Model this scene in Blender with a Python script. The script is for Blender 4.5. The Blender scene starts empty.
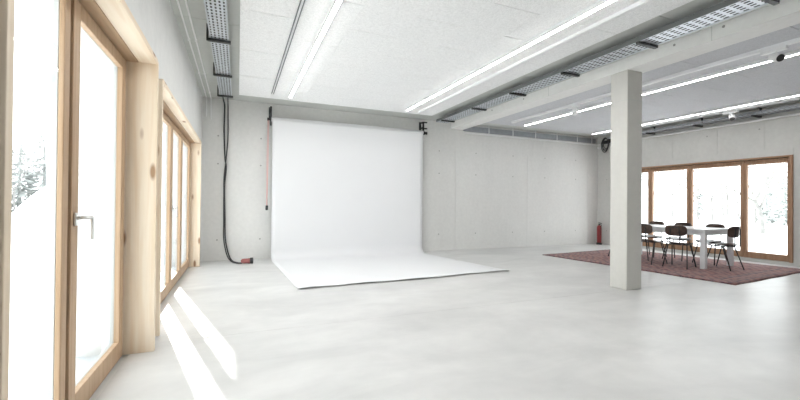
import bpy, bmesh, math, random
from mathutils import Vector, Matrix
random.seed(7)
SC = bpy.context.scene
COL = SC.collection
PI = math.pi

# ------------------------------------------------------------------ room dimensions (metres)
XL, XR, YB, YF, ZC = -0.676, 10.311, 8.633, -3.0, 3.296     # wall faces and slab underside
ZP = 3.236                                                  # underside of the acoustic panels
TH = 0.44                                                   # outer wall thickness

# ------------------------------------------------------------------ materials
def new_mat(name):
    m = bpy.data.materials.new(name); m.use_nodes = True
    nt = m.node_tree
    b = nt.nodes['Principled BSDF']
    return m, nt, b

def plain(name, col, rough=0.5, metal=0.0, noise=0.0, scale=8.0, spec=0.5):
    m, nt, b = new_mat(name)
    b.inputs['Roughness'].default_value = rough
    b.inputs['Metallic'].default_value = metal
    b.inputs['Specular IOR Level'].default_value = spec
    b.inputs['Base Color'].default_value = (*col, 1)
    if noise > 0:
        tc = nt.nodes.new('ShaderNodeTexCoord'); n = nt.nodes.new('ShaderNodeTexNoise')
        n.inputs['Scale'].default_value = scale; n.inputs['Detail'].default_value = 4
        r = nt.nodes.new('ShaderNodeValToRGB')
        r.color_ramp.elements[0].color = (*[c * (1 - noise) for c in col], 1)
        r.color_ramp.elements[1].color = (*[min(1, c * (1 + noise)) for c in col], 1)
        r.color_ramp.elements[0].position = .3; r.color_ramp.elements[1].position = .7
        nt.links.new(tc.outputs['Object'], n.inputs['Vector']); nt.links.new(n.outputs['Fac'], r.inputs['Fac'])
        nt.links.new(r.outputs['Color'], b.inputs['Base Color'])
    return m

def concrete(name, col, var=0.10, rough=0.8):
    m, nt, b = new_mat(name)
    L = nt.links.new
    tc = nt.nodes.new('ShaderNodeTexCoord')
    n1 = nt.nodes.new('ShaderNodeTexNoise'); n1.inputs['Scale'].default_value = 0.9; n1.inputs['Detail'].default_value = 6; n1.inputs['Roughness'].default_value = .62
    n2 = nt.nodes.new('ShaderNodeTexNoise'); n2.inputs['Scale'].default_value = 14; n2.inputs['Detail'].default_value = 5
    mp = nt.nodes.new('ShaderNodeMapping'); mp.inputs['Scale'].default_value = (1, 1, .35)
    L(tc.outputs['Object'], mp.inputs['Vector']); L(mp.outputs['Vector'], n1.inputs['Vector']); L(tc.outputs['Object'], n2.inputs['Vector'])
    mx = nt.nodes.new('ShaderNodeMix'); mx.data_type = 'FLOAT'; mx.inputs['Factor'].default_value = .35
    L(n1.outputs['Fac'], mx.inputs[2]); L(n2.outputs['Fac'], mx.inputs[3])
    r = nt.nodes.new('ShaderNodeValToRGB')
    r.color_ramp.elements[0].position = .32; r.color_ramp.elements[1].position = .68
    r.color_ramp.elements[0].color = (*[c * (1 - var) for c in col], 1)
    r.color_ramp.elements[1].color = (*[min(1, c * (1 + var)) for c in col], 1)
    L(mx.outputs[0], r.inputs['Fac']); L(r.outputs['Color'], b.inputs['Base Color'])
    bp = nt.nodes.new('ShaderNodeBump'); bp.inputs['Strength'].default_value = .12; bp.inputs['Distance'].default_value = .01
    L(n2.outputs['Fac'], bp.inputs['Height']); L(bp.outputs['Normal'], b.inputs['Normal'])
    b.inputs['Roughness'].default_value = rough
    b.inputs['Specular IOR Level'].default_value = .3
    return m

def wood(name, col, dark, axis='Z', rough=0.5, knots=True):
    m, nt, b = new_mat(name)
    L = nt.links.new
    tc = nt.nodes.new('ShaderNodeTexCoord')
    mp = nt.nodes.new('ShaderNodeMapping')
    s = {'X': (1.2, 22, 22), 'Y': (22, 1.2, 22), 'Z': (22, 22, 1.2)}[axis]
    mp.inputs['Scale'].default_value = s
    n = nt.nodes.new('ShaderNodeTexNoise'); n.inputs['Scale'].default_value = 1.0; n.inputs['Detail'].default_value = 5; n.inputs['Distortion'].default_value = .6
    L(tc.outputs['Object'], mp.inputs['Vector']); L(mp.outputs['Vector'], n.inputs['Vector'])
    r = nt.nodes.new('ShaderNodeValToRGB')
    r.color_ramp.elements[0].position = .3; r.color_ramp.elements[1].position = .62
    r.color_ramp.elements[0].color = (*dark, 1); r.color_ramp.elements[1].color = (*col, 1)
    L(n.outputs['Fac'], r.inputs['Fac'])
    out = r.outputs['Color']
    if knots:
        mp2 = nt.nodes.new('ShaderNodeMapping')
        k = {'X': (2.2, 7, 7), 'Y': (7, 2.2, 7), 'Z': (7, 7, 2.2)}[axis]
        mp2.inputs['Scale'].default_value = k
        v = nt.nodes.new('ShaderNodeTexVoronoi'); v.inputs['Scale'].default_value = 1.0
        L(tc.outputs['Object'], mp2.inputs['Vector']); L(mp2.outputs['Vector'], v.inputs['Vector'])
        kr = nt.nodes.new('ShaderNodeValToRGB')
        kr.color_ramp.elements[0].position = .09; kr.color_ramp.elements[1].position = .18
        kr.color_ramp.elements[0].color = (1, 1, 1, 1); kr.color_ramp.elements[1].color = (0, 0, 0, 1)
        L(v.outputs['Distance'], kr.inputs['Fac'])
        mx = nt.nodes.new('ShaderNodeMix'); mx.data_type = 'RGBA'
        L(kr.outputs['Color'], mx.inputs['Factor']); L(out, mx.inputs[6])
        mx.inputs[7].default_value = (dark[0] * .5, dark[1] * .38, dark[2] * .3, 1)
        out = mx.outputs[2]
    L(out, b.inputs['Base Color'])
    b.inputs['Roughness'].default_value = rough
    b.inputs['Specular IOR Level'].default_value = .3
    return m

def glass_mat():
    m = bpy.data.materials.new('window_glass'); m.use_nodes = True
    nt = m.node_tree; nt.nodes.clear()
    o = nt.nodes.new('ShaderNodeOutputMaterial'); t = nt.nodes.new('ShaderNodeBsdfTransparent')
    g = nt.nodes.new('ShaderNodeBsdfGlossy'); g.inputs['Roughness'].default_value = .02
    f = nt.nodes.new('ShaderNodeFresnel'); f.inputs['IOR'].default_value = 1.35
    mx = nt.nodes.new('ShaderNodeMixShader'); t.inputs['Color'].default_value = (.95, .97, .965, 1)
    ge = nt.nodes.new('ShaderNodeNewGeometry')                # only the outer skin of the pane reflects
    iv = nt.nodes.new('ShaderNodeMath'); iv.operation = 'SUBTRACT'; iv.inputs[0].default_value = 1; nt.links.new(ge.outputs['Backfacing'], iv.inputs[1])
    ml = nt.nodes.new('ShaderNodeMath'); ml.operation = 'MULTIPLY'; nt.links.new(f.outputs[0], ml.inputs[0]); nt.links.new(iv.outputs[0], ml.inputs[1])
    nt.links.new(ml.outputs[0], mx.inputs[0]); nt.links.new(t.outputs[0], mx.inputs[1]); nt.links.new(g.outputs[0], mx.inputs[2])
    nt.links.new(mx.outputs[0], o.inputs[0])
    return m

def emit(name, col, strength):
    m = bpy.data.materials.new(name); m.use_nodes = True
    nt = m.node_tree; nt.nodes.clear()
    o = nt.nodes.new('ShaderNodeOutputMaterial'); e = nt.nodes.new('ShaderNodeEmission')
    e.inputs[0].default_value = (*col, 1); e.inputs[1].default_value = strength
    nt.links.new(e.outputs[0], o.inputs[0])
    return m

def floor_mat():
    m, nt, b = new_mat('polished_concrete')
    L = nt.links.new
    tc = nt.nodes.new('ShaderNodeTexCoord')
    n1 = nt.nodes.new('ShaderNodeTexNoise'); n1.inputs['Scale'].default_value = 1.0; n1.inputs['Detail'].default_value = 9; n1.inputs['Roughness'].default_value = .6; n1.inputs['Distortion'].default_value = .5
    n2 = nt.nodes.new('ShaderNodeTexNoise'); n2.inputs['Scale'].default_value = 5; n2.inputs['Detail'].default_value = 3
    mp = nt.nodes.new('ShaderNodeMapping'); mp.inputs['Scale'].default_value = (.7, 1.5, 1); mp.inputs['Rotation'].default_value = (0, 0, .25)
    L(tc.outputs['Object'], mp.inputs['Vector']); L(mp.outputs['Vector'], n1.inputs['Vector']); L(tc.outputs['Object'], n2.inputs['Vector'])
    mx = nt.nodes.new('ShaderNodeMix'); mx.data_type = 'FLOAT'; mx.inputs['Factor'].default_value = .2
    L(n1.outputs['Fac'], mx.inputs[2]); L(n2.outputs['Fac'], mx.inputs[3])
    r = nt.nodes.new('ShaderNodeValToRGB')
    r.color_ramp.elements[0].position = .30; r.color_ramp.elements[1].position = .66
    r.color_ramp.elements[0].color = (.53, .53, .525, 1); r.color_ramp.elements[1].color = (.72, .718, .71, 1)
    L(mx.outputs[0], r.inputs['Fac']); L(r.outputs['Color'], b.inputs['Base Color'])
    rr = nt.nodes.new('ShaderNodeMapRange'); rr.inputs[3].default_value = .29; rr.inputs[4].default_value = .38
    L(n2.outputs['Fac'], rr.inputs[0]); L(rr.outputs[0], b.inputs['Roughness'])
    b.inputs['Specular IOR Level'].default_value = .5
    return m

def panel_mat(name, col):
    m, nt, b = new_mat(name)
    L = nt.links.new
    tc = nt.nodes.new('ShaderNodeTexCoord')
    n = nt.nodes.new('ShaderNodeTexNoise'); n.inputs['Scale'].default_value = 45; n.inputs['Detail'].default_value = 6; n.inputs['Distortion'].default_value = 1.5
    L(tc.outputs['Object'], n.inputs['Vector'])
    r = nt.nodes.new('ShaderNodeValToRGB')
    r.color_ramp.elements[0].position = .35; r.color_ramp.elements[1].position = .6
    r.color_ramp.elements[0].color = (*[c * .86 for c in col], 1); r.color_ramp.elements[1].color = (*col, 1)
    L(n.outputs['Fac'], r.inputs['Fac']); L(r.outputs['Color'], b.inputs['Base Color'])
    b.inputs['Roughness'].default_value = .95; b.inputs['Specular IOR Level'].default_value = .1
    return m

def rug_mat(hw, hl):
    """faded oriental rug: three border bands and a dense repeating field, worn by noise"""
    m, nt, b = new_mat('worn_red_rug')
    L = nt.links.new; N = nt.nodes.new
    tc = N('ShaderNodeTexCoord'); sp = N('ShaderNodeSeparateXYZ'); L(tc.outputs['Object'], sp.inputs[0])
    def M(op, a, bb=None):
        n = N('ShaderNodeMath'); n.operation = op
        for i, v in enumerate((a, bb)):
            if v is None: continue
            if isinstance(v, (int, float)): n.inputs[i].default_value = v
            else: L(v, n.inputs[i])
        return n.outputs[0]
    ex = M('SUBTRACT', hw, M('ABSOLUTE', sp.outputs[0])); ey = M('SUBTRACT', hl, M('ABSOLUTE', sp.outputs[1]))
    d = M('MINIMUM', ex, ey)
    band = N('ShaderNodeValToRGB'); band.color_ramp.interpolation = 'CONSTANT'
    L(M('DIVIDE', d, 1.0), band.inputs['Fac'])
    cr = band.color_ramp
    cols = [(0, (.16, .07, .06)), (.04, (.30, .14, .12)), (.10, (.10, .09, .12)), (.13, (.36, .20, .17)), (.30, (.11, .09, .12)), (.33, (.40, .27, .23)), (.37, (.31, .13, .11))]
    cr.elements[0].position = 0; cr.elements[0].color = (*cols[0][1], 1)
    cr.elements[1].position = cols[1][0]; cr.elements[1].color = (*cols[1][1], 1)
    for p, c in cols[2:]:
        e = cr.elements.new(p); e.color = (*c, 1)
    vo = N('ShaderNodeTexVoronoi'); vo.feature = 'F1'; vo.distance = 'MANHATTAN'; vo.inputs['Scale'].default_value = 4.6; vo.inputs['Randomness'].default_value = .35
    L(tc.outputs['Object'], vo.inputs['Vector'])
    ring = M('SINE', M('MULTIPLY', vo.outputs['Distance'], 10.0))
    rr = N('ShaderNodeValToRGB'); rr.color_ramp.elements[0].position = .42; rr.color_ramp.elements[1].position = .58
    rr.color_ramp.elements[0].color = (.055, .04, .06, 1); rr.color_ramp.elements[1].color = (.31, .165, .15, 1)
    L(M('ADD', M('MULTIPLY', ring, .5), .5), rr.inputs['Fac'])
    mx = N('ShaderNodeMix'); mx.data_type = 'RGBA'; mx.inputs['Factor'].default_value = .6
    L(band.outputs['Color'], mx.inputs[6]); L(rr.outputs['Color'], mx.inputs[7])
    wn = N('ShaderNodeTexNoise'); wn.inputs['Scale'].default_value = 3.0; wn.inputs['Detail'].default_value = 8; wn.inputs['Roughness'].default_value = .7
    L(tc.outputs['Object'], wn.inputs['Vector'])
    wr = N('ShaderNodeValToRGB'); wr.color_ramp.elements[0].position = .42; wr.color_ramp.elements[1].position = .72
    wr.color_ramp.elements[1].color = (.5, .5, .5, 1)
    L(wn.outputs['Fac'], wr.inputs['Fac'])
    m2 = N('ShaderNodeMix'); m2.data_type = 'RGBA'
    L(wr.outputs['Color'], m2.inputs['Factor']); L(mx.outputs[2], m2.inputs[6]); m2.inputs[7].default_value = (.37, .28, .28, 1)
    L(m2.outputs[2], b.inputs['Base Color'])
    b.inputs['Roughness'].default_value = .95; b.inputs['Specular IOR Level'].default_value = .15
    b.inputs['Sheen Weight'].default_value = .08; b.inputs['Sheen Roughness'].default_value = .5
    return m

M_WALL = concrete('concrete_wall', (.73, .728, .712), .07)
M_BEAM = concrete('concrete_beam', (.88, .878, .86), .05)
M_SLAB = concrete('concrete_slab', (.60, .615, .59), .06)
M_COL = concrete('concrete_column', (.65, .64, .605), .05)
M_TIE = plain('tie_hole_plug', (.40, .40, .38), .8)
M_PLAST = plain('exterior_render', (.78, .78, .77), .9, noise=.03)
M_FLOOR = floor_mat()
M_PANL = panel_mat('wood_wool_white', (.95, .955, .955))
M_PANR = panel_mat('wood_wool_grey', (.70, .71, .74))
M_LIN_Z = wood('spruce_upright', (.86, .75, .61), (.78, .63, .46), 'Z')
M_LIN_Y = wood('spruce_lengthwise', (.86, .75, .61), (.77, .62, .46), 'Y')
M_FR_Z = wood('larch_upright', (.52, .37, .245), (.43, .29, .18), 'Z', knots=False)
M_FR_Y = wood('larch_lengthwise', (.52, .37, .245), (.43, .29, .18), 'Y', knots=False)
M_FRR_Z = wood('oiled_larch_upright', (.44, .28, .18), (.35, .20, .12), 'Z', knots=False)
M_FRR_Y = wood('oiled_larch_lengthwise', (.44, .28, .18), (.35, .20, .12), 'Y', knots=False)
M_GLASS = glass_mat()
M_STEEL = plain('brushed_steel', (.80, .80, .79), .32, 1.0)
M_ALU = plain('painted_aluminium', (.62, .64, .64), .5)
M_GALV = plain('galvanised_sheet', (.66, .70, .74), .42, .55, .08, 12)
M_GALVD = plain('weathered_galvanised_sheet', (.40, .42, .45), .5, .5, .08, 12)
M_BLACK = plain('black_metal', (.022, .022, .024), .45)
M_DARK = plain('dark_steel', (.06, .062, .062), .5, .3)
M_RUBBER = plain('black_rubber', (.035, .036, .038), .55)
M_WHITE = plain('white_powder_coat', (.84, .845, .85), .4)
M_TUBE = emit('lit_diffuser', (1.0, .985, .96), 40)
M_TUBE_DIM = emit('dimmed_lit_diffuser', (1.0, .985, .96), 19)
M_TUBE_OFF = plain('unlit_diffuser', (.88, .88, .88), .5)
M_PAPER = plain('white_seamless_paper', (.80, .805, .82), .75, noise=.006, scale=1.5, spec=.25)
M_PINK = plain('pink_red_beads', (.86, .50, .48), .5)
M_RED = plain('extinguisher_red', (.26, .022, .026), .35)
M_PLUGR = plain('faded_red_plug', (.33, .11, .10), .5)
M_TABLE = plain('white_lacquer', (.80, .82, .84), .25)
M_PLY = wood('dark_brown_plywood', (.095, .062, .048), (.06, .04, .032), 'Y', .38, False)
M_SNOW = plain('snow', (.90, .91, .93), .9, noise=.02, scale=.6, spec=.1)
M_BARK = plain('grey_bark', (.23, .225, .215), .9, noise=.2, scale=3)
M_NEED = plain('pale_needles', (.40, .42, .41), .9, noise=.2, scale=2)  # one pale grey-green tone for the needles of every evergreen

# ------------------------------------------------------------------ mesh helpers
class MB:
    def __init__(self): self.bm = bmesh.new(); self.mi = 0
    def _faces(self, fs):
        for f in fs: f.material_index = self.mi
    def box(self, x0, x1, y0, y1, z0, z1, bev=0.0):
        b = bmesh.new()
        r = bmesh.ops.create_cube(b, size=1.0)
        for v in b.verts:
            v.co = Vector(((x0 + x1) / 2 + v.co.x * (x1 - x0), (y0 + y1) / 2 + v.co.y * (y1 - y0), (z0 + z1) / 2 + v.co.z * (z1 - z0)))
        if bev > 0:
            bmesh.ops.bevel(b, geom=b.edges[:], offset=bev, segments=2, affect='EDGES', profile=.5)
        self._merge(b); return self
    def _merge(self, b, M=None):
        mp = {}
        for v in b.verts: mp[v] = self.bm.verts.new(M @ v.co if M else v.co)
        for f in b.faces:
            try:
                nf = self.bm.faces.new([mp[v] for v in f.verts]); nf.material_index = self.mi; nf.smooth = f.smooth
            except ValueError: pass
        b.free()
    def obox(self, c, ax, ay, hx, hy, hz, bev=0.0):
        """box centred at c, half sizes hx,hy,hz along ax, ay and their cross product"""
        ax = Vector(ax).normalized(); ay = Vector(ay).normalized(); az = ax.cross(ay)
        b = bmesh.new(); bmesh.ops.create_cube(b, size=2.0)
        for v in b.verts: v.co = Vector((v.co.x * hx, v.co.y * hy, v.co.z * hz))
        if bev > 0: bmesh.ops.bevel(b, geom=b.edges[:], offset=bev, segments=2, affect='EDGES', profile=.5)
        M = Matrix((ax, ay, az)).transposed().to_4x4(); M.translation = Vector(c)
        self._merge(b, M); return self
    def tube(self, pts, rad, n=10, caps=True):
        pts = [Vector(p) for p in pts]
        rads = rad if isinstance(rad, (list, tuple)) else [rad] * len(pts)
        rings = []; up = None
        for i, p in enumerate(pts):
            t = (pts[min(i + 1, len(pts) - 1)] - pts[max(i - 1, 0)]).normalized()
            if up is None:
                up = Vector((0, 0, 1)) if abs(t.z) < .9 else Vector((1, 0, 0))
            s = t.cross(up).normalized(); up = s.cross(t).normalized()
            rings.append([self.bm.verts.new(p + (s * math.cos(2 * PI * k / n) + up * math.sin(2 * PI * k / n)) * rads[i]) for k in range(n)])
        for a, b in zip(rings, rings[1:]):
            for k in range(n):
                f = self.bm.faces.new((a[k], a[(k + 1) % n], b[(k + 1) % n], b[k])); f.smooth = True; f.material_index = self.mi
        if caps:
            for r in (rings[0][::-1], rings[-1]):
                f = self.bm.faces.new(r); f.material_index = self.mi
        return self
    def lathe(self, prof, origin=(0, 0, 0), axis=(0, 0, 1), n=24):
        o = Vector(origin); a = Vector(axis).normalized()
        s = a.orthogonal().normalized(); u = a.cross(s)
        rings = []
        for r, h in prof:
            rings.append([self.bm.verts.new(o + a * h + (s * math.cos(2 * PI * k / n) + u * math.sin(2 * PI * k / n)) * max(r, 1e-4)) for k in range(n)])
        for A, B in zip(rings, rings[1:]):
            for k in range(n):
                f = self.bm.faces.new((A[k], A[(k + 1) % n], B[(k + 1) % n], B[k])); f.smooth = True; f.material_index = self.mi
        for r in (rings[0][::-1], rings[-1]):
            f = self.bm.faces.new(r); f.material_index = self.mi
        return self
    def grid(self, fn, nu, nv, smooth=True):
        vs = [[self.bm.verts.new(fn(i / nu, j / nv)) for j in range(nv + 1)] for i in range(nu + 1)]
        for i in range(nu):
            for j in range(nv):
                f = self.bm.faces.new((vs[i][j], vs[i + 1][j], vs[i + 1][j + 1], vs[i][j + 1])); f.smooth = smooth; f.material_index = self.mi
        return self
    def perforated(self, o, du, dv, nu, nv, fu=.26, fv=.28):
        """sheet of nu x nv cells, each with a slot punched through"""
        o, du, dv = Vector(o), Vector(du), Vector(dv)
        for i in range(nu):
            for j in range(nv):
                q = o + du * i + dv * j
                A = [self.bm.verts.new(q + du * a + dv * b) for a, b in ((0, 0), (1, 0), (1, 1), (0, 1))]
                B = [self.bm.verts.new(q + du * a + dv * b) for a, b in ((fu, fv), (1 - fu, fv), (1 - fu, 1 - fv), (fu, 1 - fv))]
                for k in range(4):
                    self.bm.faces.new((A[k], A[(k + 1) % 4], B[(k + 1) % 4], B[k])).material_index = self.mi
        return self
    def build(self, name, mats, parent=None, mods=None):
        me = bpy.data.meshes.new(name)
        bmesh.ops.recalc_face_normals(self.bm, faces=self.bm.faces[:])
        if parent is not None:
            root = parent; off = Vector((0, 0, 0))
            while root is not None: off += root.location; root = root.parent
            for v in self.bm.verts: v.co -= off
        self.bm.to_mesh(me); self.bm.free()
        for m in (mats if isinstance(mats, (list, tuple)) else [mats]): me.materials.append(m)
        o = bpy.data.objects.new(name, me); COL.objects.link(o)
        if parent is not None: o.parent = parent
        return o

def bend(pts, r, n=6):
    """round the corners of a polyline"""
    P = [Vector(p) for p in pts]; out = [P[0]]
    for a, b, c in zip(P, P[1:], P[2:]):
        d1 = (a - b); d2 = (c - b); k = min(r, d1.length * .49, d2.length * .49)
        p, q = b + d1.normalized() * k, b + d2.normalized() * k
        for i in range(n + 1):
            t = i / n; out.append(p * (1 - t) ** 2 + b * 2 * t * (1 - t) + q * t * t)
    out.append(P[-1]); return out

def tag(o, label=None, cat=None, group=None, kind=None):
    if label: o['label'] = label
    if cat: o['category'] = cat
    if group: o['group'] = group
    if kind: o['kind'] = kind
    return o

def empty(name, loc, rz=0):
    o = bpy.data.objects.new(name, None); o.location = loc; o.rotation_euler = (0, 0, rz)
    o.empty_display_size = .1; COL.objects.link(o); return o

def copy_tree(o, parent=None):
    c = o.copy(); COL.objects.link(c)
    c.parent = parent
    for ch in list(o.children): copy_tree(ch, c)
    return c

def struct(o): o['kind'] = 'structure'; return o

# ------------------------------------------------------------------ the setting
m = MB(); m.box(XL - .1, XR + .1, YF - .1, 3.808, -.25, 0); m.box(XL - .1, XR + .1, 3.812, YB + .1, -.25, 0)     # a saw-cut joint crosses the slab
struct(m.build('floor', M_FLOOR))

# left wall with two timber-lined openings
W1 = (1.43, 3.64, 2.335)      # opening of the near window: y from, y to, head
W2 = (4.0, 8.0, 2.30)         # opening of the far window
WH = .03
m = MB()
x0, x1 = XL - TH, XL
for y0, y1 in ((YF - .34, W1[0]), (W1[1], W2[0]), (W2[1], YB + .34)): m.box(x0, x1, y0, y1, -.25, 3.6)
m.box(x0, x1, W1[0], W1[1], W1[2], 3.6); m.box(x0, x1, W2[0], W2[1], W2[2], 3.6)
m.box(x0, x1, W1[0], W1[1], -.25, -.02); m.box(x0, x1, W2[0], W2[1], -.25, -.02)
struct(m.build('wall_left', M_WALL))

def disc(m, c, axis, r=.017):
    m.lathe([(r, -.002), (r, .0012), (r * .8, .0022)], c, axis, 14)

# back wall: concrete cast in shuttering panels, fine joints and plugged tie holes
m = MB(); g = .008
xs_lo = [XL - TH, -.36, .42, 2.80, 5.20, 7.55, 9.90, XR + TH]
m.box(XL - TH, XR + TH, YB + .006, YB + .3, -.25, 3.6)
for a, b in zip(xs_lo, xs_lo[1:]): m.box(a + g, b - g, YB, YB + .02, -.2, 2.58 - g)
xs_hi = [XL - TH, .05, 2.80, 5.20, 5.84, 7.73, 9.90, XR + TH]
for a, b in zip(xs_hi, xs_hi[1:]): m.box(a + g, b - g, YB, YB + .02, 2.58 + g, 3.6)
m.mi = 1
for x in (-.38, .44, 1.62, 2.82, 4.0, 4.72, 5.83, 7.05, 8.2, 9.4):
    for z in (.42, 1.97, 2.54): disc(m, (x, YB, z), (0, -1, 0))
struct(m.build('wall_back', [M_WALL, M_TIE]))

# right wall with the long window
RW = (4.05, 8.02, .0, 2.215)
m = MB()
x0, x1 = XR, XR + TH
def rw_box(y0, y1, z0, z1):
    m.box(x0 + .006, x1, y0, y1, z0, z1)
rw_box(YF - .34, RW[0], -.25, 3.6); rw_box(RW[1], YB + .3, -.25, 3.6); rw_box(RW[0], RW[1], RW[3], 3.6); rw_box(RW[0], RW[1], -.25, .07)
for a, b in ((YF, -.3), (-.3, 2.1), (2.1, RW[0])): m.box(XR, XR + .02, a + g, b - g, -.2, 2.40 - g)
m.box(XR, XR + .02, RW[1], YB, -.2, 2.40 - g)
m.box(XR, XR + .02, RW[0], RW[1], RW[3], 2.40 - g)
m.box(XR, XR + .02, RW[0], RW[1], -.2, .07)
for a, b in ((YF, -.3), (-.3, 2.1), (2.1, 4.5), (4.5, 5.38), (5.38, 6.38), (6.38, YB)): m.box(XR, XR + .02, a + g, b - g, 2.40 + g, 3.6)
m.mi = 1
for y, z in ((4.6, 2.86), (5.6, 2.86), (3.4, 2.86), (8.3, 1.97), (8.3, .42), (2.8, 1.97), (2.8, .42)): disc(m, (XR, y, z), (-1, 0, 0))
struct(m.build('wall_right', [concrete('concrete_wall_grey', (.62, .618, .595), .08), M_TIE]))

# wall behind the photographer: closed and unseen, darkened to cut light on the column
m = MB(); m.box(XL - TH, XR + TH, YF - .3, YF, -.25, 3.6)
struct(m.build('wall_front', concrete('dark_concrete', (.26, .25, .235), .1)))

# concrete slab, with cast joints across it
m = MB()
ys = [YF - .3, .62, 2.785, 4.945, 7.1, YB + .3]
for a, b in zip(ys, ys[1:]): m.box(XL - TH, XR + TH, a + .005, b - .005, ZC, ZC + .02)
m.box(XL - TH, XR + TH, YF - .3, YB + .3, ZC + .015, ZC + .3)
struct(m.build('ceiling', M_SLAB))

def panels(name, x0, x1, yb, ph, mat):
    """acoustic boards 0.58 x 1.165 m in staggered rows"""
    m = MB(); n = round((x1 - x0) / .582); w = (x1 - x0) / n
    for i in range(n):
        a = x0 + i * w; y = yb
        first = True
        yy = ph + (.5825 if i % 2 else 0)
        cuts = [yb] + [c for c in [yy - 1.165 * k + 1.165 * 8 for k in range(24)] if YF < c < yb - .1] + [YF]
        for c1, c0 in zip(cuts, cuts[1:]):
            m.box(a + .0008, a + w - .0008, c0 + .0035, c1 - .0035, ZP, ZC - .004)
    return struct(m.build(name, mat))
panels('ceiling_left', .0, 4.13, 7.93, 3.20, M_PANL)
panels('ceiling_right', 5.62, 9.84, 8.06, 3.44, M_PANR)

# downstand beam and its column
BX0, BX1, BZ = 5.061, 5.41, 3.13
m = MB(); m.box(BX0, BX1, YF, YB, BZ, ZC)
m.mi = 1
for y, z in ((3.12, 3.235), (2.585, 3.245), (5.9, 3.235), (6.9, 3.235)): disc(m, (BX0, y, z), (-1, 0, 0), .016)
m.mi = 2
for y in (2.70, 5.25): m.box(BX0 - .0012, BX0 + .01, y, y + .006, BZ, ZC)
struct(m.build('beam', [M_BEAM, M_TIE, M_SLAB]))
m = MB(); m.box(BX0, BX0 + .31, 3.749, 3.749 + .27, 0, BZ, .012)
m.mi = 1
for z in (2.70,):
    m.box(BX0 - .0012, BX0 + .31 + .0012, 3.749 - .0012, 3.749 + .2712, z, z + .006)
struct(m.build('column', [M_COL, M_SLAB]))

# ------------------------------------------------------------------ windows
FX = -.807                      # room-side face of the left sashes
def sash_frame(m, xa, xb, y0, y1, z0, z1, st, rb, rt, bev=.004):
    m.box(xa, xb, y0, y0 + st, z0, z1, bev); m.box(xa, xb, y1 - st, y1, z0, z1, bev)
    m.box(xa, xb, y0 + st, y1 - st, z0, z0 + rb, bev); m.box(xa, xb, y0 + st, y1 - st, z1 - rt, z1, bev)

def lever(parent, y, z, s, xf):
    """steel lever handle on a sash face; s = direction of the room along x"""
    h = MB(); h.obox((xf + s * .006, y, z), (1, 0, 0), (0, 1, 0), .006, .016, .035, .004)
    h.tube([(xf + s * .01, y, z + .008), (xf + s * .028, y, z + .008)], .011, 12)
    h.tube(bend([(xf + s * .028, y, z + .008), (xf + s * .05, y + .004, z + .008), (xf + s * .052, y + .085, z + .008), (xf + s * .052, y + .085, z - .115)], .012, 4), .010, 12)
    o = h.build('handle', M_STEEL, parent); tag(o, 'brushed steel L-shaped lever handle')

def left_window(name, W, leaves, handles, boards):
    y0, y1, zh = W
    root = struct(empty(name, (XL, (y0 + y1) / 2, 0)))
    fr = -.605 if name == 'window_1' else -.632          # front edge of the lining
    t = .04
    lj = MB(); lj.box(-.93, fr, y1 - .03, y1 + .012 if name == 'window_1' else y1, 0, zh, .003)
    lj.build('side_lining', M_LIN_Z, root)
    ln = MB(); ln.box(-.93, fr, y0, y0 + t, 0, zh, .003); ln.build('side_lining', M_LIN_Z, root)
    hd = MB(); hd.box(-.735, fr, y0 + t, y1 - .03, zh - .03, zh + .012, .003); hd.build('head_lining', M_LIN_Y, root)
    hi = MB(); hi.box(-.93, -.737, y0 + t, y1 - .03, zh - .034, zh, .003); hi.build('head_frame', M_FR_Y, root)
    # outer fixed frame behind the sashes
    ff = MB(); sash_frame(ff, -.935, FX - .064, y0 + t, y1 - .03, 0, zh - .034, .05, .06, .05)
    ff.build('fixed_frame', M_GALV, root)
    # metal sill outside
    sl = MB(); sl.box(XL - TH - .03, -.93, y0, y1, -.02, .012); sl.build('sill', M_GALV, root)
    for k, (a, b, kind) in enumerate(leaves):
        z0, z1 = .012, zh - .045
        if kind == 'sash':
            s = MB(); sash_frame(s, FX - .034, FX, a, b, z0, z1, .095, .135, .085)
            c = MB(); sash_frame(c, FX - .062, FX - .0345, a, b, z0, z1, .095, .135, .085)
            so = s.build('sash', M_FR_Z, root); tag(c.build('outer_cladding', M_ALU, so), 'pale grey metal cladding')
            gl = MB(); gl.box(FX - .044, FX - .022, a + .085, b - .085, z0 + .125, z1 - .075); gl.build('pane', M_GLASS, so)
            if k in handles: lever(so, a + .04 if handles[k] > 0 else b - .04, 1.105, 1, FX)
        else:
            s = MB(); sash_frame(s, FX - .030, FX - .006, a, b, z0, z1, .072, .09, .06)
            c = MB(); sash_frame(c, FX - .06, FX - .0305, a, b, z0, z1, .072, .09, .06)
            so = s.build('glazing_frame', M_FR_Z, root); tag(c.build('outer_cladding', M_ALU, so), 'pale grey metal cladding')
            gl = MB(); gl.box(FX - .040, FX - .020, a + .065, b - .065, z0 + .08, z1 - .05); gl.build('pane', M_GLASS, so)
    if name == 'window_1':
        q = MB(); q.box(FX - .064, FX - .03, 2.514, 2.541, 0, zh - .034); q.build('gap_shade', M_BLACK, root)  # black strip put in for the shade of the gap beside the sash
    # slim guide rail of the outdoor blind
    for y in boards:
        gr = MB(); gr.box(-1.05, -1.02, y - .02, y + .02, 0, zh); gr.build('blind_guide', M_GALV, root)
    return root
left_window('window_1', W1, [(1.49, 2.515, 'fixed'), (2.54, 3.565, 'sash')], {1: 1}, (2.94,))
left_window('window_2', W2, [(4.05, 4.84, 'sash'), (4.86, 5.82, 'sash'), (5.84, 6.80, 'sash'), (6.82, 7.94, 'sash')], {2: 1}, ())

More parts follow.
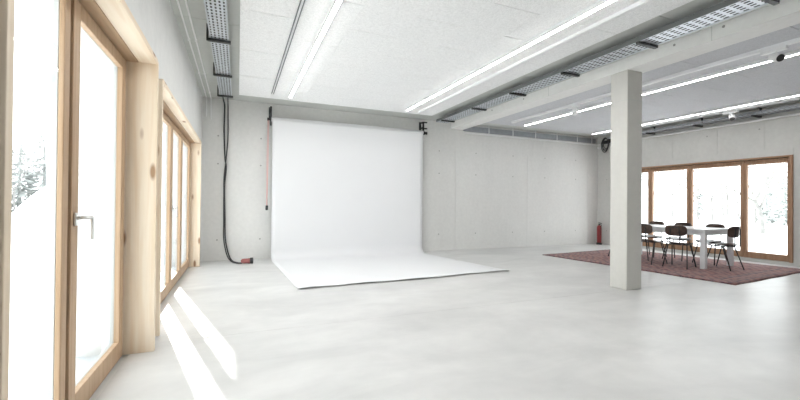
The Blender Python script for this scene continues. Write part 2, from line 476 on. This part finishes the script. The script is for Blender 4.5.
# long window of the dining bay
root = struct(empty('window_3', (XR, 6.0, 0)))
a, b, z0, z1 = RW[0], RW[1], .07, RW[3]
for y in (a, b - .05):
    q = MB(); q.box(XR - .035, XR + .24, y, y + .05, z0 - .0, z1, .003); q.build('side_lining', M_FRR_Z, root)
q = MB(); q.box(XR - .035, XR + .24, a, b, z1, z1 + .035, .003); q.build('head_lining', M_FRR_Y, root)
q = MB(); sash_frame(q, XR + .13, XR + .22, a + .05, b - .05, z0, z1, .04, .05, .05); q.build('fixed_frame', M_FRR_Z, root)
for k, (ya, yb_) in enumerate(((4.105, 4.90), (4.905, 6.015), (6.02, 7.0), (7.005, 7.965))):
    q = MB(); sash_frame(q, XR + .05, XR + .125, ya, yb_, z0 + .005, z1 - .004, .058, .13, .10); so = q.build('sash', M_FRR_Z, root)
    q = MB(); q.box(XR + .08, XR + .10, ya + .05, yb_ - .05, z0 + .12, z1 - .09); q.build('pane', M_GLASS, so)
# ------------------------------------------------------------------ ceiling lights and tracks
def linear_light(x, y1, label, mat=None, w=.05, zd=.05):
    y0 = .6
    r = empty('linear_light', (x, (y0 + y1) / 2, ZP))
    b = MB(); b.box(x - w / 2, x + w / 2, y0, y1, ZP - zd, ZP, .002); b.build('housing', M_WHITE, r)
    d = MB(); d.box(x - w / 2 + .004, x + w / 2 - .004, y0 + .01, y1 - .01, ZP - zd - .003, ZP - zd + .001); d.build('diffuser', mat or M_TUBE, r)
    return tag(r, label, 'ceiling light', 'linear ceiling lights')
linear_light(.897, 7.52, 'lit linear ceiling light beside the thin dark track, left side of the main room')
linear_light(3.32, 7.52, 'lit linear ceiling light next to the white track, near the beam in the main room')
linear_light(6.67, 7.72, 'lit linear ceiling light nearest the beam, over the dining bay', M_TUBE_DIM)
linear_light(9.18, 7.86, 'lit linear ceiling light nearest the right window wall, over the dining bay', M_TUBE_DIM)

def track(x, y1, label, mat, w=.05, h=.045, slot=.018):
    y0 = YF + .5
    r = empty('ceiling_track', (x, (y0 + y1) / 2, ZP))
    b = MB(); b.box(x - w / 2, x - slot / 2, y0, y1, ZP - h, ZP); b.box(x + slot / 2, x + w / 2, y0, y1, ZP - h, ZP)
    b.build('rail', mat, r)
    d = MB(); d.box(x - slot / 2, x + slot / 2, y0, y1, ZP - h * .45, ZP); d.build('slot', M_WHITE, r)
    return tag(r, label, 'lighting track', 'ceiling tracks')
M_TRACKG = plain('grey_track', (.16, .17, .18), .5)
track(.577, 7.53, 'thin dark grey empty track on the white ceiling, leftmost of the ceiling strips', M_TRACKG, .042, .02, .026)
track(3.68, 7.64, 'white empty lighting track on the ceiling close to the main room side of the beam', M_WHITE, .05, .04, .012)
track(6.2, 7.63, 'white lighting track with spotlights, dining bay ceiling closest to the beam', M_WHITE, .06, .045, .012)
track(9.5, 7.7, 'white lighting track at the window side of the dining bay ceiling with one spotlight', M_WHITE, .05, .045, .012)

def spotlight(x, y, aim, label):
    z = ZP - .045
    r = empty('track_spotlight', (x, y, z))
    b = MB(); b.box(x - .03, x + .03, y - .13, y + .13, z - .045, z, .006); b.build('adapter', M_WHITE, r)
    a = Vector(aim).normalized(); c = Vector((x, y - .02, z - .115))
    s = MB(); s.tube([(x, y - .02, z - .04), (x, y - .02, z - .09)], .012, 10); s.build('stem', M_WHITE, r)
    h = MB(); h.lathe([(.02, -.08), (.042, -.07), (.05, -.02), (.052, .07), (.046, .072)], c, a, 24); ho = h.build('lamp_head', M_WHITE, r)
    f = MB(); f.lathe([(.046, .0), (.044, .006)], c + a * .07, a, 24); f.build('lens', M_DARK, ho)
    return tag(r, label, 'spotlight', 'track spotlights')
spotlight(6.2, 5.75, (.55, .5, -.55), 'white track spotlight by the beam left of the column, far end of the track')
spotlight(6.2, 2.62, (-.35, -.62, -.35), 'white track spotlight with dark lens at the right edge near the beam')
spotlight(9.5, 4.72, (-.4, -.3, -.7), 'white track spotlight hanging in front of the cable tray on the window side')

# ------------------------------------------------------------------ cable trays
def cable_tray(x0, x1, z, y0, y1, vert, brk, label, mat, pitch=.085, nv=5, side=None):
    """perforated tray on C-shaped hangers; vert = which side the hanger uprights stand"""
    r = empty('cable_tray', ((x0 + x1) / 2, (y0 + y1) / 2, z))
    nu = int((y1 - y0) / pitch)
    t = MB(); w = (x1 - x0)
    t.perforated((x0, y0, z), (0, pitch, 0), (w / nv, 0, 0), nu, nv, .22, .27)
    for x, s in ((x0, 1), (x1, -1)):
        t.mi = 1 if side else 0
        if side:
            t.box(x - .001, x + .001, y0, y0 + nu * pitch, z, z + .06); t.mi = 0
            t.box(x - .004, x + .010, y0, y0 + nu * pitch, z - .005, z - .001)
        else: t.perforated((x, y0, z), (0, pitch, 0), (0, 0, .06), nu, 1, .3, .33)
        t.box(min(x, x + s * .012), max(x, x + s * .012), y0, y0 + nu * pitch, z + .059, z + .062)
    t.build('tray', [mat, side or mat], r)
    cb = MB(); rnd = random.Random(int(x0 * 100))
    for k in range(9):
        xx = x0 + .025 + (w - .05) * k / 8
        cb.tube([(xx + rnd.uniform(-.008, .008), y0 + (y1 - y0) * j / 10, z + .016 + rnd.uniform(0, .006)) for j in range(11)], .0125, 6)
    cb.build('cable_bundle', M_RUBBER, r)
    for y in brk:
        b = MB(); xv = x0 - .025 if vert < 0 else x1 + .025; s = -vert
        b.box(min(xv - .012, xv + .012), max(xv - .012, xv + .012), y - .016, y + .016, z - .03, ZC)
        xa, xb = sorted((xv, xv + s * (w + .05)))
        b.box(xa, xb, y - .022, y + .022, z - .034, z - .006)
        xa, xb = sorted((xv, xv + s * .13)); b.box(xa, xb, y - .016, y + .016, ZC - .012, ZC)
        b.build('hanger', M_DARK, r)
    return tag(r, label, 'cable tray', 'ceiling cable trays')
cable_tray(-.325, -.125, 3.135, YF + .2, 7.74, -1, (7.66, 6.42, 5.05, 3.86, 2.7, 1.5, .3), 'bright galvanised perforated cable tray under the ceiling along the left wall', M_GALV, .07, 5)
cable_tray(4.375, 4.66, 3.155, YF + .2, 8.2, 1, (7.86, 6.6, 5.42, 4.26, 3.10, 1.96, .8), 'galvanised perforated cable tray running along the left side of the concrete beam', M_GALV, side=plain('shaded_tray_flank', (.14, .15, .15), .5))  # flanks coloured dark to stand in for the shade on the tray sides
cable_tray(9.93, 10.2, 3.12, YF + .2, 8.05, 1, (7.94, 6.80, 5.66, 4.54, 3.4, 2.2), 'grey perforated cable tray high above the right windows', M_GALVD)

# grey channel and white pipe along the dining bay walls
r = empty('wall_channel', (7.8, YB, 3.16))
q = MB(); q.box(BX1 + .02, XR - .14, YB - .05, YB, 3.10, 3.235); q.build('channel', M_GALVD, r)
for x in (6.2, 7.0, 7.8, 8.6, 9.4, 10.0):
    q = MB(); q.box(x - .012, x + .012, YB - .062, YB - .04, 3.06, ZC); q.build('strap', M_WHITE, r)
tag(r, 'dark grey cable channel with small white straps high on the back wall beyond the beam', 'cable channel')
r = empty('pipe', (XR - .06, YB - .08, 3.045))
q = MB(); q.tube(bend([(BX1 + .03, YB - .085, 3.05), (XR - .05, YB - .085, 3.045), (XR - .05, YF + .2, 3.045)], .06, 6), .024, 12); q.build('pipe_run', M_TUBE_OFF, r)
for y in (7.6, 6.4, 5.2, 4.0, 2.8, 1.6):
    q = MB(); q.box(XR - .075, XR, y - .01, y + .01, 3.025, 3.065); q.build('pipe_clip', M_WHITE, r)
for x in (6.6, 8.2, 9.7):
    q = MB(); q.box(x - .01, x + .01, YB - .11, YB, 3.03, 3.07); q.build('pipe_clip', M_WHITE, r)
tag(r, 'thin white pipe running high along the dining bay walls below the cable tray', 'pipe')

# thin conduits on the slab by the left wall
for i, (x, lab) in enumerate(((-.60, 'thin grey conduit on the concrete slab closest to the left wall'), (-.52, 'thin grey conduit on the slab between the left cable tray and another conduit'))):
    q = MB(); q.tube(bend([(x, YF + .2, ZC - .012), (x, YB - .014, ZC - .012), (x, YB - .014, 2.9 - .04 * i)], .06, 6), .010, 8)
    for y in (1.2, 2.6, 4.1, 5.6, 7.0, 8.2): q.box(x - .014, x + .014, y - .012, y + .012, ZC - .025, ZC)
    tag(q.build('conduit', M_TUBE_OFF), lab, 'conduit', 'conduits by the left wall')

# ------------------------------------------------------------------ paper backdrop
r = empty('paper_backdrop', (2.4, YB - .15, 0))
RX0, RX1, RY, RZ, RR = .65, 4.16, YB - .17, 2.93, .055
q = MB(); q.tube([(RX0 - .02, RY, RZ), (RX1 + .0, RY, RZ)], RR, 24); q.build('paper_roll', M_PAPER, r)
q = MB(); q.tube([(RX0 - .09, RY, RZ), (RX0 - .02, RY, RZ)], .022, 12); q.tube([(RX1, RY, RZ - .005), (RX1 + .12, RY, RZ - .005)], .02, 12)
q.tube([(RX1 + .03, RY, RZ - .005), (RX1 + .055, RY, RZ - .005)], .042, 14); q.tube([(RX1 + .085, RY, RZ - .005), (RX1 + .115, RY, RZ - .005)], .034, 14)
q.tube([(RX0 - .10, RY, RZ), (RX0 - .075, RY, RZ)], .034, 14)
q.build('core_clamp', M_BLACK, r)
for x, long in ((RX0 - .03, 0), (RX1 + .01, 1)):
    b = MB(); z0, z1 = 2.80 + long * .12, 3.20
    b.box(x - .018, x + .018, YB - .20, YB - .165, z0 if not long else 2.92, z1 - .0, .003)
    b.box(x - .018, x + .018, YB - .19, YB, z1 - .03, z1, .003)
    b.box(x - .018, x + .018, YB - .19, YB, 3.04, 3.07, .003)
    if long:
        b.box(x, x + .10, YB - .20, YB - .17, z1 - .03, z1, .003); b.box(x, x + .10, YB - .20, YB - .17, 3.02, 3.05, .003)
    b.box(x - .03, x + .03, YB - .012, YB, 2.95, z1 + .02, .002)
    b.build('wall_bracket', M_BLACK, r)
# one sheet: down from the roll, round a soft curve, out over the floor
YD = RY - RR * .0 - .055
RAD = .2
floorL, floorR = 5.40, 5.585
def paper(u, v):
    xa, xb = RX0 + .0, 4.14
    edge = floorL + (floorR - floorL) * u + .02 * math.sin(u * 9)
    top = RZ; straight = top - RAD; arc = RAD * PI / 2; run = (YD - RAD) - edge; tot = straight + arc + run
    s = v * tot
    fx0, fx1 = .78, 4.525                         # it fans out slightly towards the front edge
    if s < straight: y, z, k = YD, top - s, 0
    elif s < straight + arc:
        a = (s - straight) / RAD; y = YD - RAD * (1 - math.cos(a)); z = RAD * (1 - math.sin(a)); k = 0
    else:
        y = YD - RAD - (s - straight - arc); z = 0; k = (s - straight - arc) / run
    x = (xa + (fx0 - xa) * k) * (1 - u) + (xb + (fx1 - xb) * k) * u
    z += .004
    if k > .93:
        z += (k - .93) / .07 * (.012 + .010 * math.sin(u * 14 + 1) ** 2)
    y += .006 * math.sin(u * 7) * (1 - k) * min(1, v * 3)
    return Vector((x, y, z))
q = MB(); q.grid(paper, 40, 120); po = q.build('paper_sheet', M_PAPER, r)
md = po.modifiers.new('thickness', 'SOLIDIFY'); md.thickness = .0015; md.offset = 0
q = MB(); cx, cy = RX0 - .088, RY - .012
q.tube([(cx, cy - .01, RZ), (cx - .012, cy - .01, 2.0), (cx - .008, cy - .01, 1.12)], .006, 8); q.tube([(cx + .022, cy + .03, RZ), (cx + .012, cy + .03, 2.0), (cx - .0, cy + .012, 1.12)], .006, 8)
co = q.build('pull_chain', M_PINK, r); tag(co, 'pinkish red pull chain')
q = MB(); q.lathe([(.012, 0), (.026, .01), (.026, .09), (.012, .10)], (cx - .004, cy, 1.03), (0, 0, 1), 14); q.build('chain_weight', M_BLACK, co)
tag(r, 'white seamless paper backdrop hanging from wall brackets and sweeping out over the floor', 'photo backdrop')

# ------------------------------------------------------------------ power cable with plug by the left corner
r = empty('power_cable', (-.2, YB - .06, 0))
def cable(pts, rr=.013):
    P = [Vector(p) for p in pts]; out = []
    for i in range(len(P) - 1):
        p0, p1, p2, p3 = P[max(i - 1, 0)], P[i], P[i + 1], P[min(i + 2, len(P) - 1)]
        for k in range(10):
            t = k / 10
            out.append(.5 * ((2 * p1) + (p2 - p0) * t + (2 * p0 - 5 * p1 + 4 * p2 - p3) * t * t + (3 * p1 - p0 - 3 * p2 + p3) * t ** 3))
    out.append(P[-1]); return out
yc = YB - .05
q = MB(); q.tube(cable([(-.285, 7.72, 3.17), (-.275, 8.3, 3.18), (-.265, yc, 3.12), (-.27, yc, 2.6), (-.25, yc, 2.1), (-.225, yc, 1.9), (-.25, yc, 1.5), (-.235, yc, .8), (-.225, yc, .45), (-.17, yc - .03, .16), (-.10, 8.35, .035), (.0, 8.12, .016), (.09, 8.06, .016)]), .014, 10); q.build('cable', M_RUBBER, r)
q = MB(); q.tube(cable([(-.19, 7.72, 3.17), (-.20, 8.3, 3.18), (-.205, yc, 3.12), (-.20, yc, 2.5), (-.23, yc, 2.05), (-.262, yc, 1.7), (-.262, yc, 1.3), (-.258, yc, .8), (-.255, yc, .45), (-.20, yc - .04, .15), (-.12, 8.33, .03), (-.01, 8.09, .014), (.085, 8.03, .014)]), .011, 10); q.build('cable', M_RUBBER, r)
a = Vector((1, -.12, 0)).normalized()
q = MB(); q.lathe([(.02, 0), (.042, .02), (.047, .06), (.047, .13), (.052, .135), (.052, .17), (.045, .172)], (.07, 8.05, .053), a, 22); pg = q.build('plug', M_PLUGR, r); tag(pg, 'dull red round plug lying on the floor')
q = MB(); q.lathe([(.056, 0), (.058, .01), (.058, .05), (.05, .055)], (.07 + .165 * a.x, 8.05 + .165 * a.y, .058), a, 22); q.build('plug_collar', M_RUBBER, pg)
tag(r, 'black cables hanging from the left cable tray down to a red plug on the floor', 'power cable')

# ------------------------------------------------------------------ things in the far right corner
r = empty('fire_extinguisher', (10.12, 8.40, 0))
q = MB(); q.lathe([(.075, 0), (.08, .01), (.08, .05), (.06, .06)], (10.12, 8.40, 0), n=24); q.build('foot_ring', M_BLACK, r)
q = MB(); q.lathe([(.05, .045), (.062, .06), (.064, .5), (.055, .555), (.025, .585)], (10.12, 8.40, 0), n=24); q.build('cylinder', M_RED, r)
q = MB(); q.lathe([(.022, .58), (.024, .63), (.018, .635)], (10.12, 8.40, 0), n=16); q.obox((10.12, 8.37, .655), (0, 1, .25), (1, 0, 0), .06, .012, .006, .003); q.obox((10.12, 8.37, .63), (0, 1, -.1), (1, 0, 0), .05, .010, .005, .003); q.build('valve', M_BLACK, r)
q = MB(); q.tube(bend([(10.11, 8.36, .61), (10.09, 8.30, .60), (10.075, 8.32, .45), (10.075, 8.33, .25)], .04, 5), .010, 8); q.build('hose', M_BLACK, r)
tag(r, 'red fire extinguisher standing in the back right corner left of the column', 'fire extinguisher')

r = empty('cable_coil', (10.16, 8.24, 3.05))
q = MB()
for k in range(4):
    ry, rz = .10 + .025 * (k % 2), .16 + .02 * k
    q.tube([(10.17 + .02 * k - .03 + .012 * math.sin(3 * i / 10), 8.24 + .03 * (k - 1.5) + ry * math.cos(2 * PI * i / 28), 3.13 - rz * .55 + rz * math.sin(2 * PI * i / 28)) for i in range(29)], .011, 8)
q.build('cable_loop', M_RUBBER, r)
q = MB(); q.box(10.17, 10.311, 8.14, 8.34, 3.04, 3.14, .015); q.build('junction_box', M_BLACK, r)
tag(r, 'black coiled cable hanging high in the back right corner', 'cable coil')

r = empty('wall_sensor', (XR - .06, 8.52, 3.0))
q = MB(); q.obox((XR - .012, 8.52, 2.99), (1, 0, 0), (0, 1, 0), .012, .03, .03, .004); q.build('mount', M_WHITE, r)
q = MB(); q.lathe([(.03, -.02), (.05, .0), (.055, .05), (.04, .08), (.01, .09)], (XR - .035, 8.52, 2.97), (-.8, -.3, -.2), 18); q.build('sensor_head', M_WHITE, r)
tag(r, 'small round white fitting high in the corner under the black coil', 'sensor')

# ------------------------------------------------------------------ rug, table, chairs
RUGT = .012
ru = Vector((-.084, .9965, 0)); rv = Vector((.9965, .084, 0))
A = Vector((6.985, 3.40, 0)); LEN, WID = 3.70, 3.0
ctr = A + rv * WID / 2 + ru * LEN / 2
m = MB(); m.grid(lambda u, v: Vector(((u - .5) * WID + .006 * math.sin(v * 23), (v - .5) * LEN + .006 * math.sin(u * 19), 0)), 30, 36)
rug = m.build('rug', rug_mat(WID / 2, LEN / 2)); rug.location = (ctr.x, ctr.y, .0005); rug.rotation_euler = (0, 0, math.atan2(.084, .9965))
md = rug.modifiers.new('thickness', 'SOLIDIFY'); md.thickness = RUGT; md.offset = 1
tag(rug, 'faded red oriental rug on the concrete floor under the dining table', 'rug')

TR = math.radians(2.5)
def table():
    L, W, H = 1.92, 1.04, .745
    rt = empty('dining_table', (0, 0, 0))
    q = MB(); q.box(-W / 2, W / 2, -L / 2, L / 2, H - .03, H, .004); q.build('tabletop', M_TABLE, rt)
    q = MB()
    for x in (-W / 2 + .03, W / 2 - .055): q.box(x, x + .025, -L / 2 + .05, L / 2 - .05, H - .115, H - .03)
    for y in (-L / 2 + .03, L / 2 - .055): q.box(-W / 2 + .05, W / 2 - .05, y, y + .025, H - .115, H - .03)
    q.build('apron', M_TABLE, rt)
    for x in (-1, 1):
        for y in (-1, 1):
            q = MB(); q.box(x * (W / 2 - .05) - .042, x * (W / 2 - .05) + .042, y * (L / 2 - .05) - .042, y * (L / 2 - .05) + .042, 0, H - .03, .004); q.build('leg', M_TABLE, rt)
    return rt
t = table()
c0 = Vector((8.075, 4.41, 0)); ux = Vector((math.cos(TR), math.sin(TR), 0)); uy = Vector((-math.sin(TR), math.cos(TR), 0))
tc_ = c0 + ux * .52 + uy * .96
t.location = (tc_.x, tc_.y, RUGT + .0005); t.rotation_euler = (0, 0, TR)
tag(t, 'long white rectangular dining table on the red rug with chairs around it', 'dining table')

def chair():
    """faces local +Y"""
    rt = empty('dining_chair', (0, 0, 0))
    def shell(fn, nu, nv, th, name):
        q = MB(); q.grid(fn, nu, nv); o = q.build(name, M_PLY, rt)
        md = o.modifiers.new('thickness', 'SOLIDIFY'); md.thickness = th; md.offset = 0
        return o
    def sq(u, v, p=4.0):
        """map the unit square to a rounded rectangle in [-1,1]"""
        a, b = 2 * u - 1, 2 * v - 1
        mx = max(abs(a), abs(b)); n = (abs(a) ** p + abs(b) ** p) ** (1 / p)
        k = mx / n if n > 1e-6 else 1
        return a * k, b * k
    def seat(u, v):
        a, b = sq(u, v)
        return Vector((a * .20, b * .20 + .01, .462 + .012 * a * a - .018 * max(0, b) ** 3 + .010 * max(0, -b) ** 2))
    shell(seat, 16, 16, .012, 'seat')
    def back(u, v):
        a, b = sq(u, v, 3.6)
        z = .710 + b * .104
        return Vector((a * .178, -.215 + .04 * a * a - .10 * (z - .725) , z))
    shell(back, 18, 12, .011, 'backrest')
    R = .0105
    for s in (-1, 1):
        q = MB(); q.tube([(s * .155, -.10, .435), (s * .20, -.235, 0)], R, 10); lg = q.build('leg', M_BLACK, rt)
        q = MB(); q.tube([(s * .155, .10, .435), (s * .20, .225, 0)], R, 10); lg = q.build('leg', M_BLACK, rt)
    q = MB()
    for s in (-1, 1): q.tube(bend([(s * .155, -.19, .445), (s * .155, -.10, .438), (s * .155, .10, .438), (s * .155, .17, .445)], .02, 3), R, 10)
    for y in (-.10, .10): q.tube([(-.155, y, .438), (.155, y, .438)], .009, 10)
    q.build('seat_frame', M_BLACK, rt)
    q = MB()
    pts = [(-.08, -.05, .44), (-.08, -.235, .44), (-.08, -.2335, .60), (-.07, -.242, .775), (.07, -.242, .775), (.08, -.2335, .60), (.08, -.235, .44), (.08, -.05, .44)]
    q.tube(bend(pts, .035, 5), .009, 10); q.build('back_support', M_BLACK, rt)
    return rt
proto = chair()
CH = [   # x, y, facing angle of local +Y (degrees from +Y, ccw), label
    (7.90, 4.76, -77, 'brown dining chair in the middle of the near side, its back towards the camera'),
    (7.86, 5.31, -92, 'brown dining chair on the near side, cut off by the right edge of the column'),
    (8.16, 6.13, -90, 'brown dining chair almost hidden behind the column, one dark leg showing on its left'),
    (8.50, 4.34, -2, 'brown dining chair at the right end of the white table, seen from the side'),
    (8.98, 4.82, 90, 'brown dining chair on the window side, nearest the right end of the table'),
    (8.95, 5.42, 92, 'brown dining chair in the middle of the window side of the table'),
    (8.93, 6.00, 90, 'brown dining chair on the window side just right of the column'),
]
for i, (x, y, ang, lab) in enumerate(CH):
    c = proto if i == 0 else copy_tree(proto)
    c.location = (x, y, RUGT + .0045); c.rotation_euler = (0, 0, math.radians(ang))
    tag(c, lab, 'chair', 'chairs around the dining table')

# ------------------------------------------------------------------ outdoors
m = MB()
m.box(-120, XL - TH, -60, 140, -.6, -.05); m.box(XR + TH, 140, -60, 140, -.6, -.05)
m.box(XL - TH, XR + TH, YB + .3, 140, -.6, -.05); m.box(XL - TH, XR + TH, -60, YF - .3, -.6, -.05)
struct(m.build('ground', M_SNOW))
m = MB(); m.box(-2.35, XL - TH, YF - .3, YB + .3, 3.5, 3.7)
struct(m.build('roof_eave', M_PLAST))

def bank(cx, cy, lx, ly, hh, seed, label):
    rnd = random.Random(seed); ph = [rnd.uniform(0, 6) for _ in range(4)]
    def fn(u, v):
        a, b = 2 * u - 1, 2 * v - 1; rr = min(1, math.hypot(a, b))
        z = hh * (1 - rr ** 1.6) * (1 + .15 * math.sin(5 * a + ph[0]) + .12 * math.sin(6 * b + ph[1])) - .08
        return Vector((cx + a * lx, cy + b * ly, z))
    q = MB(); q.grid(fn, 30, 30); tag(q.build('snow_bank', M_SNOW), label, 'snow bank')
bank(-2.9, 9.0, 1.3, 3.0, 1.35, 3, 'heaped white snow bank outside the left window')

def tree_mesh(seed, h, spread, depth=5, base_r=.12):
    rnd = random.Random(seed); m = MB()
    def grow(p, d, ln, rr, lv):
        pts = [p]; q = p.copy(); dd = d.copy(); n = 4
        for i in range(n):
            dd = (dd + Vector((rnd.uniform(-1, 1), rnd.uniform(-1, 1), rnd.uniform(-.3, .6))) * .16).normalized()
            q = q + dd * (ln / n); pts.append(q.copy())
        e = rr * .62
        m.tube(pts, [rr + (e - rr) * i / n for i in range(n + 1)], 6 if lv < 2 else 4, caps=False)
        if lv >= depth: return
        kids = 3 if lv < 3 else 3
        for k in range(kids):
            az = 2 * PI * (k + rnd.random()) / kids; tilt = rnd.uniform(.35, .85) * spread
            s = dd.orthogonal().normalized(); u = dd.cross(s)
            nd = (dd * math.cos(tilt) + (s * math.cos(az) + u * math.sin(az)) * math.sin(tilt)).normalized()
            grow(pts[-1] if k < 2 else pts[-2], nd, ln * rnd.uniform(.62, .82), e * rnd.uniform(.72, .9), lv + 1)
    grow(Vector((0, 0, -.1)), Vector((0, 0, 1)), h * .28, base_r, 0)
    return m
def conifer_mesh(seed, h):
    rnd = random.Random(seed); m = MB()
    m.tube([(0, 0, -.1), (0, 0, h)], [.12, .01], 6, caps=False)
    for i in range(150):
        z = h * (.06 + .92 * i / 150); R = (h - z) * .26 + .1; az = rnd.uniform(0, 2 * PI); r2 = R * rnd.uniform(.7, 1.05)
        a = Vector((math.cos(az), math.sin(az), 0)); tip = a * r2 + Vector((0, 0, z - r2 * .25)); side = Vector((-a.y, a.x, 0)) * r2 * .22
        m.bm.faces.new([m.bm.verts.new(v) for v in ((0, 0, z + .1), tuple(tip + side), tuple(tip * 1.06), tuple(tip - side))])
    return m
TREES = [tree_mesh(3, 6.0, 1.0).build('bare_tree', M_BARK), tree_mesh(11, 9, .75).build('bare_tree', M_BARK), tree_mesh(23, 10, .85).build('bare_tree', M_BARK)]
first = [True] * 3
def tree(i, x, y, s, rz, label, group=None):
    o = TREES[i] if first[i] else TREES[i].copy()
    if not first[i]: COL.objects.link(o)
    first[i] = False
    o.location = (x, y, -.05); o.scale = (s, s, s); o.rotation_euler = (0, 0, rz)
    tag(o, label, 'tree', group)
tree(0, 22.0, 9.7, .95, .3, 'spreading bare tree standing in the snow outside the rightmost window pane')
gl = 'slender bare trees in the snow far beyond the right windows'
for k in range(16):
    x = random.uniform(34, 58); t_ = .40 + .34 * (k + random.uniform(.1, .9)) / 16
    tree(1 + k % 2, x, x * t_, random.uniform(.7, 1.05), random.uniform(0, 6), 'slender bare tree in the snowy wood seen through the right windows', 'bare trees beyond the right windows')
for k in range(7):
    y = random.uniform(32, 46)
    tree(1 + k % 2, -y * (.30 + .20 * (k + random.random()) / 7), y, random.uniform(.7, 1.0), random.uniform(0, 6), 'bare tree behind the snow outside the left window', 'bare trees outside the left window')
CON = conifer_mesh(5, 5.0).build('conifer', M_NEED)
for k, (x, y, s) in enumerate(((33, 13.4, .75), (36, 15.6, .85), (40, 16.2, .7), (47, 26.5, .9), *[(-40 * t_, 40 + 3 * math.sin(9 * t_), 1.25 + .25 * math.sin(40 * t_)) for t_ in (.27, .30, .33, .36, .39, .42, .45, .48)])):
    o = CON if k == 0 else CON.copy()
    if k: COL.objects.link(o)
    o.location = (x, y, -.05); o.scale = (s, s, s); o.rotation_euler = (0, 0, k * 1.3)
    if x > 0: tag(o, 'pale green evergreen among the bare trees outside the right windows', 'tree', 'evergreens beyond the right windows')
    else: tag(o, 'pale evergreen behind the snow outside the left window', 'tree', 'evergreens outside the left window')

# ------------------------------------------------------------------ light
w = bpy.data.worlds.new('winter_sky'); SC.world = w; w.use_nodes = True
bg = w.node_tree.nodes['Background']; bg.inputs[0].default_value = (.95, .975, 1.0, 1); bg.inputs[1].default_value = 2.85
sd = bpy.data.lights.new('sun', 'SUN'); sd.energy = 8; sd.angle = math.radians(.6); sd.color = (1, .97, .92)
so = bpy.data.objects.new('sun', sd); COL.objects.link(so)
so.rotation_euler = Vector((.256, -1.0, -.533)).to_track_quat('-Z', 'Y').to_euler()
so.location = (-4, 20, 14)

# ------------------------------------------------------------------ camera
f, yaw, pit, rol = 384.26, .3995, .0071, .0091
F0 = Vector((math.sin(yaw), math.cos(yaw), 0)); R0 = Vector((math.cos(yaw), -math.sin(yaw), 0)); U0 = Vector((0, 0, 1))
F = F0 * math.cos(pit) + U0 * math.sin(pit); U = U0 * math.cos(pit) - F0 * math.sin(pit)
Rr = R0 * math.cos(rol) + U * math.sin(rol); Uu = U * math.cos(rol) - R0 * math.sin(rol)
cd = bpy.data.cameras.new('camera'); cd.sensor_width = 36; cd.lens = f * 36 / 800; cd.clip_start = .05; cd.clip_end = 500
co = bpy.data.objects.new('camera', cd); COL.objects.link(co)
Mx = Matrix((Rr, Uu, -F)).transposed().to_4x4(); Mx.translation = Vector((0, 0, 1.21)); co.matrix_world = Mx
SC.camera = co

vs = SC.view_settings
SC.display_settings.display_device = 'sRGB'
vs.view_transform = 'Standard'; vs.look = 'None'; vs.gamma = 1.0; vs.use_curve_mapping = False; vs.exposure = 0.56
cy = SC.cycles
cy.use_denoising = True
try: cy.denoiser = 'OPENIMAGEDENOISE'
except Exception: pass
cy.max_bounces = 14; cy.diffuse_bounces = 8; cy.glossy_bounces = 4; cy.transparent_max_bounces = 16; cy.transmission_bounces = 6
cy.sample_clamp_indirect = 6.0; cy.caustics_reflective = False; cy.caustics_refractive = False
